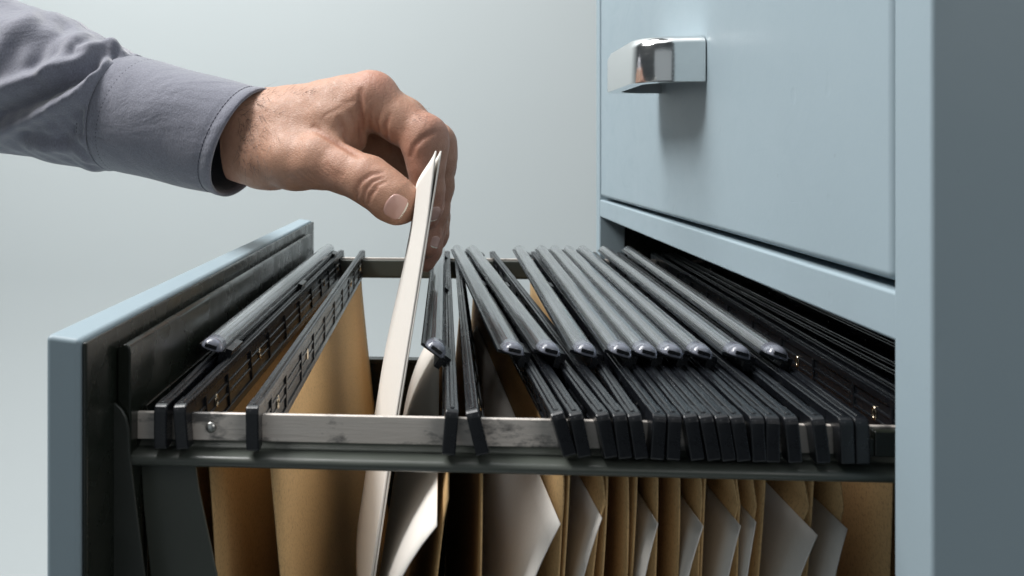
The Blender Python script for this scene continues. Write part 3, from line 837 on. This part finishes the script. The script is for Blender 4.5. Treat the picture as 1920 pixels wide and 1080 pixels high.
bm_obj('finger_hair', bm, M_HAIR, hand)

# ------------------------------------------------------------------ sleeve and cuff
def sleeve():
    # centre line stations: (px centre, py centre, depth, half height px, half depth m)
    st = [(-330, 20, .545, 178, .052), (-150, 76, .527, 160, .047), (0, 141, .512, 143, .042), (100, 166, .503, 138, .039), (180, 196, .495, 124, .036), (235, 212, .490, 112, .0335)]
    st = np.array(st, float)
    n = 120; u = np.linspace(0, 1, n); su = np.linspace(0, 1, len(st))
    I = np.stack([np.interp(u, su, st[:, k]) for k in range(5)], 1)
    for _ in range(60): I[1:-1] = .25*I[:-2]+.5*I[1:-1]+.25*I[2:]
    m = 160; th = np.linspace(0, 2*math.pi, m, endpoint=False)
    axis = np.array(V3(440, 268, .470)-V3(0, 141, .512)); axis /= np.linalg.norm(axis)
    up = np.array([0, 0, 1.]); up -= axis*(up@axis); up /= np.linalg.norm(up); dep = np.cross(axis, up); dep = dep if dep[1] > 0 else -dep
    # folds traced as ridges (+) and valleys (-) on the visible side
    k = 520/1404.
    rid = [([(-60, 190), (60, 150), (140, 125), (200, 95), (232, 82)], .0042, 15), ([(-40, 262), (60, 222), (140, 186), (186, 150), (205, 120)], .0044, 13),
           ([(0, 215), (90, 175), (160, 135), (196, 104)], -.0048, 14), ([(120, 250), (180, 232), (215, 210)], -.0022, 16), ([(195, 222), (205, 190), (222, 150)], .0024, 8),
           ([(200, 165), (214, 140), (236, 128)], -.0030, 7), ([(205, 140), (222, 128), (240, 122)], .0024, 5), ([(205, 120), (225, 100), (245, 95)], -.0026, 7),
           ([(-20, 120), (30, 60), (60, 40)], .0026, 18), ([(60, 130), (90, 80), (120, 60)], -.0018, 14), ([(90, 145), (130, 95), (160, 70)], .0020, 12),
           ([(170, 250), (200, 280), (232, 305)], .0022, 10), ([(60, 270), (130, 280), (200, 300)], .0015, 9), ([(40, 250), (120, 262), (190, 285)], -.0016, 9), ([(150, 100), (200, 92), (240, 98)], .0018, 7)]
    G = np.zeros((n, m, 3)); r = np.random.default_rng(5); ph = r.uniform(0, 6.28, 8)
    def seg(p, pts):
        best = 1e9
        for a, b in zip(pts, pts[1:]):
            a = np.array(a); b = np.array(b); ab = b-a; t = np.clip((p-a)@ab/(ab@ab), 0, 1)
            best = np.minimum(best, np.linalg.norm(p-(a+t[..., None]*ab), axis=-1))
        return best
    C = np.array([V3(a, b, y) for a, b, y, _, _ in I])
    hh = I[:, 3]*I[:, 2]/F
    gather = smoothstep(.86, 1., u)
    for j, t in enumerate(th):
        G[:, j] = C+up[None]*(hh*math.cos(t))[:, None]+dep[None]*(-I[:, 4]*math.sin(t))[:, None]
    nrm = np.stack([up*math.cos(t)-dep*math.sin(t) for t in th])
    # project to read where each point lies in the picture of the sleeve
    q = G; fw = np.array([-S_, C_, 0]); rt = np.array([C_, S_, 0])
    dp = q@fw; pix = np.stack([CX+F*(q@rt)/dp, HOR-F*q[..., 2]/dp], -1)
    frontw = smoothstep(-.15, .35, np.sin(th))[None]
    disp = np.zeros((n, m))
    for pts, a, w in rid: disp += 1.3*a*np.exp(-(seg(pix, pts)/w)**2)*frontw
    uu, tt = np.meshgrid(u, th, indexing='ij')
    disp += .0012*np.sin(tt*3+uu*14+ph[0])*np.sin(uu*17+ph[1])+.0007*np.sin(tt*7+uu*9+ph[2])+.0006*np.sin(tt*11-uu*30+ph[3])*np.sin(uu*40+ph[4])
    disp += gather[:, None]*.0011*np.sin(tt*17+ph[5])
    disp *= smoothstep(1.0, .965, u)[:, None]
    G = G+nrm[None]*disp[..., None]
    G = np.concatenate([G, G[:, :1]], 1)
    o = link('shirt_sleeve', grid_mesh('shirt_sleeve', G), M_CLOTH, person, True); solid(o, .0008)
    md = o.modifiers.new('subd', 'SUBSURF'); md.levels = 1; md.render_levels = 1
    # cuff: firm band, slightly wider than the sleeve end, rolled rim and open mouth
    ax0 = V3(222, 210, .492); ax1 = V3(459, 269, .4640)
    d = ax1-ax0; d /= np.linalg.norm(d)
    upv = np.array([0, 0, 1.]); upv -= d*(upv@d); upv /= np.linalg.norm(upv); dv = np.cross(d, upv); dv = dv if dv[1] > 0 else -dv
    L = np.linalg.norm(ax1-ax0)
    def ring(s, t, off=0.):
        f = s/L
        rz = (.0335*(1-f)+.0304*f)+off; ry = (.0338*(1-f)+.0285*f)+off
        wob = 1+.018*math.sin(2*t+.6)+.010*math.sin(3*t+1.)*f
        tilt = .0062*math.cos(t)*f+.0040*math.cos(t)*(1-f)   # mouth leans: top further along than bottom
        return ax0+d*(s+tilt)+upv*rz*wob*math.cos(t)-dv*ry*wob*math.sin(t)
    ss = np.linspace(0, L, 40); m = 120; th = np.linspace(0, 2*math.pi, m+1)
    G = np.zeros((len(ss)+6, m+1, 3))
    for i, s in enumerate(ss):
        for j, t in enumerate(th):
            f = s/L
            rip = .00020*math.sin(t*3+s*90)+.00022*math.sin(s*130+2*t)
            seam = .0006*smoothstep(.93, .98, f)-.0005*math.exp(-((f-.925)/.012)**2)-.0005*math.exp(-((f-.165)/.012)**2)-.0007*smoothstep(.03, 0, f)
            G[i, j] = ring(s, t, rip+seam)
    for e in range(6):                                  # turned rim and inside
        for j, t in enumerate(th):
            G[len(ss)+e, j] = ring(L+(.0008, .0009, .0002, -.004, -.02, -.05)[e], t, (.0002, -.0008, -.0016, -.0018, -.0019, -.002)[e])
    cu = link('shirt_cuff', grid_mesh('shirt_cuff', G), M_CLOTH, o, True)
    cu.location = -Vector(person.location)-Vector(o.location) if False else cu.location
    # stitches: a thread that dips in and out of the cloth
    for f in (.925, .165, .012):
        bm = bmesh.new(); nst = 84; k = nst*6
        seam = {.925: -.0005+.00001, .165: -.0005, .012: -.0006}[f]
        pts = []
        for q in range(k):
            t = 2*math.pi*q/k; s = L*f
            rip = .00020*math.sin(t*3+s*90)+.00022*math.sin(s*130+2*t)
            pts.append(ring(s, t, rip+seam+.00008+.00020*math.sin(2*math.pi*q/6)))
        sweep(bm, pts, .00022, 5)
        bm_obj('stitching', bm, M_THREAD, cu)
sleeve()

SC.render.engine = 'CYCLES'
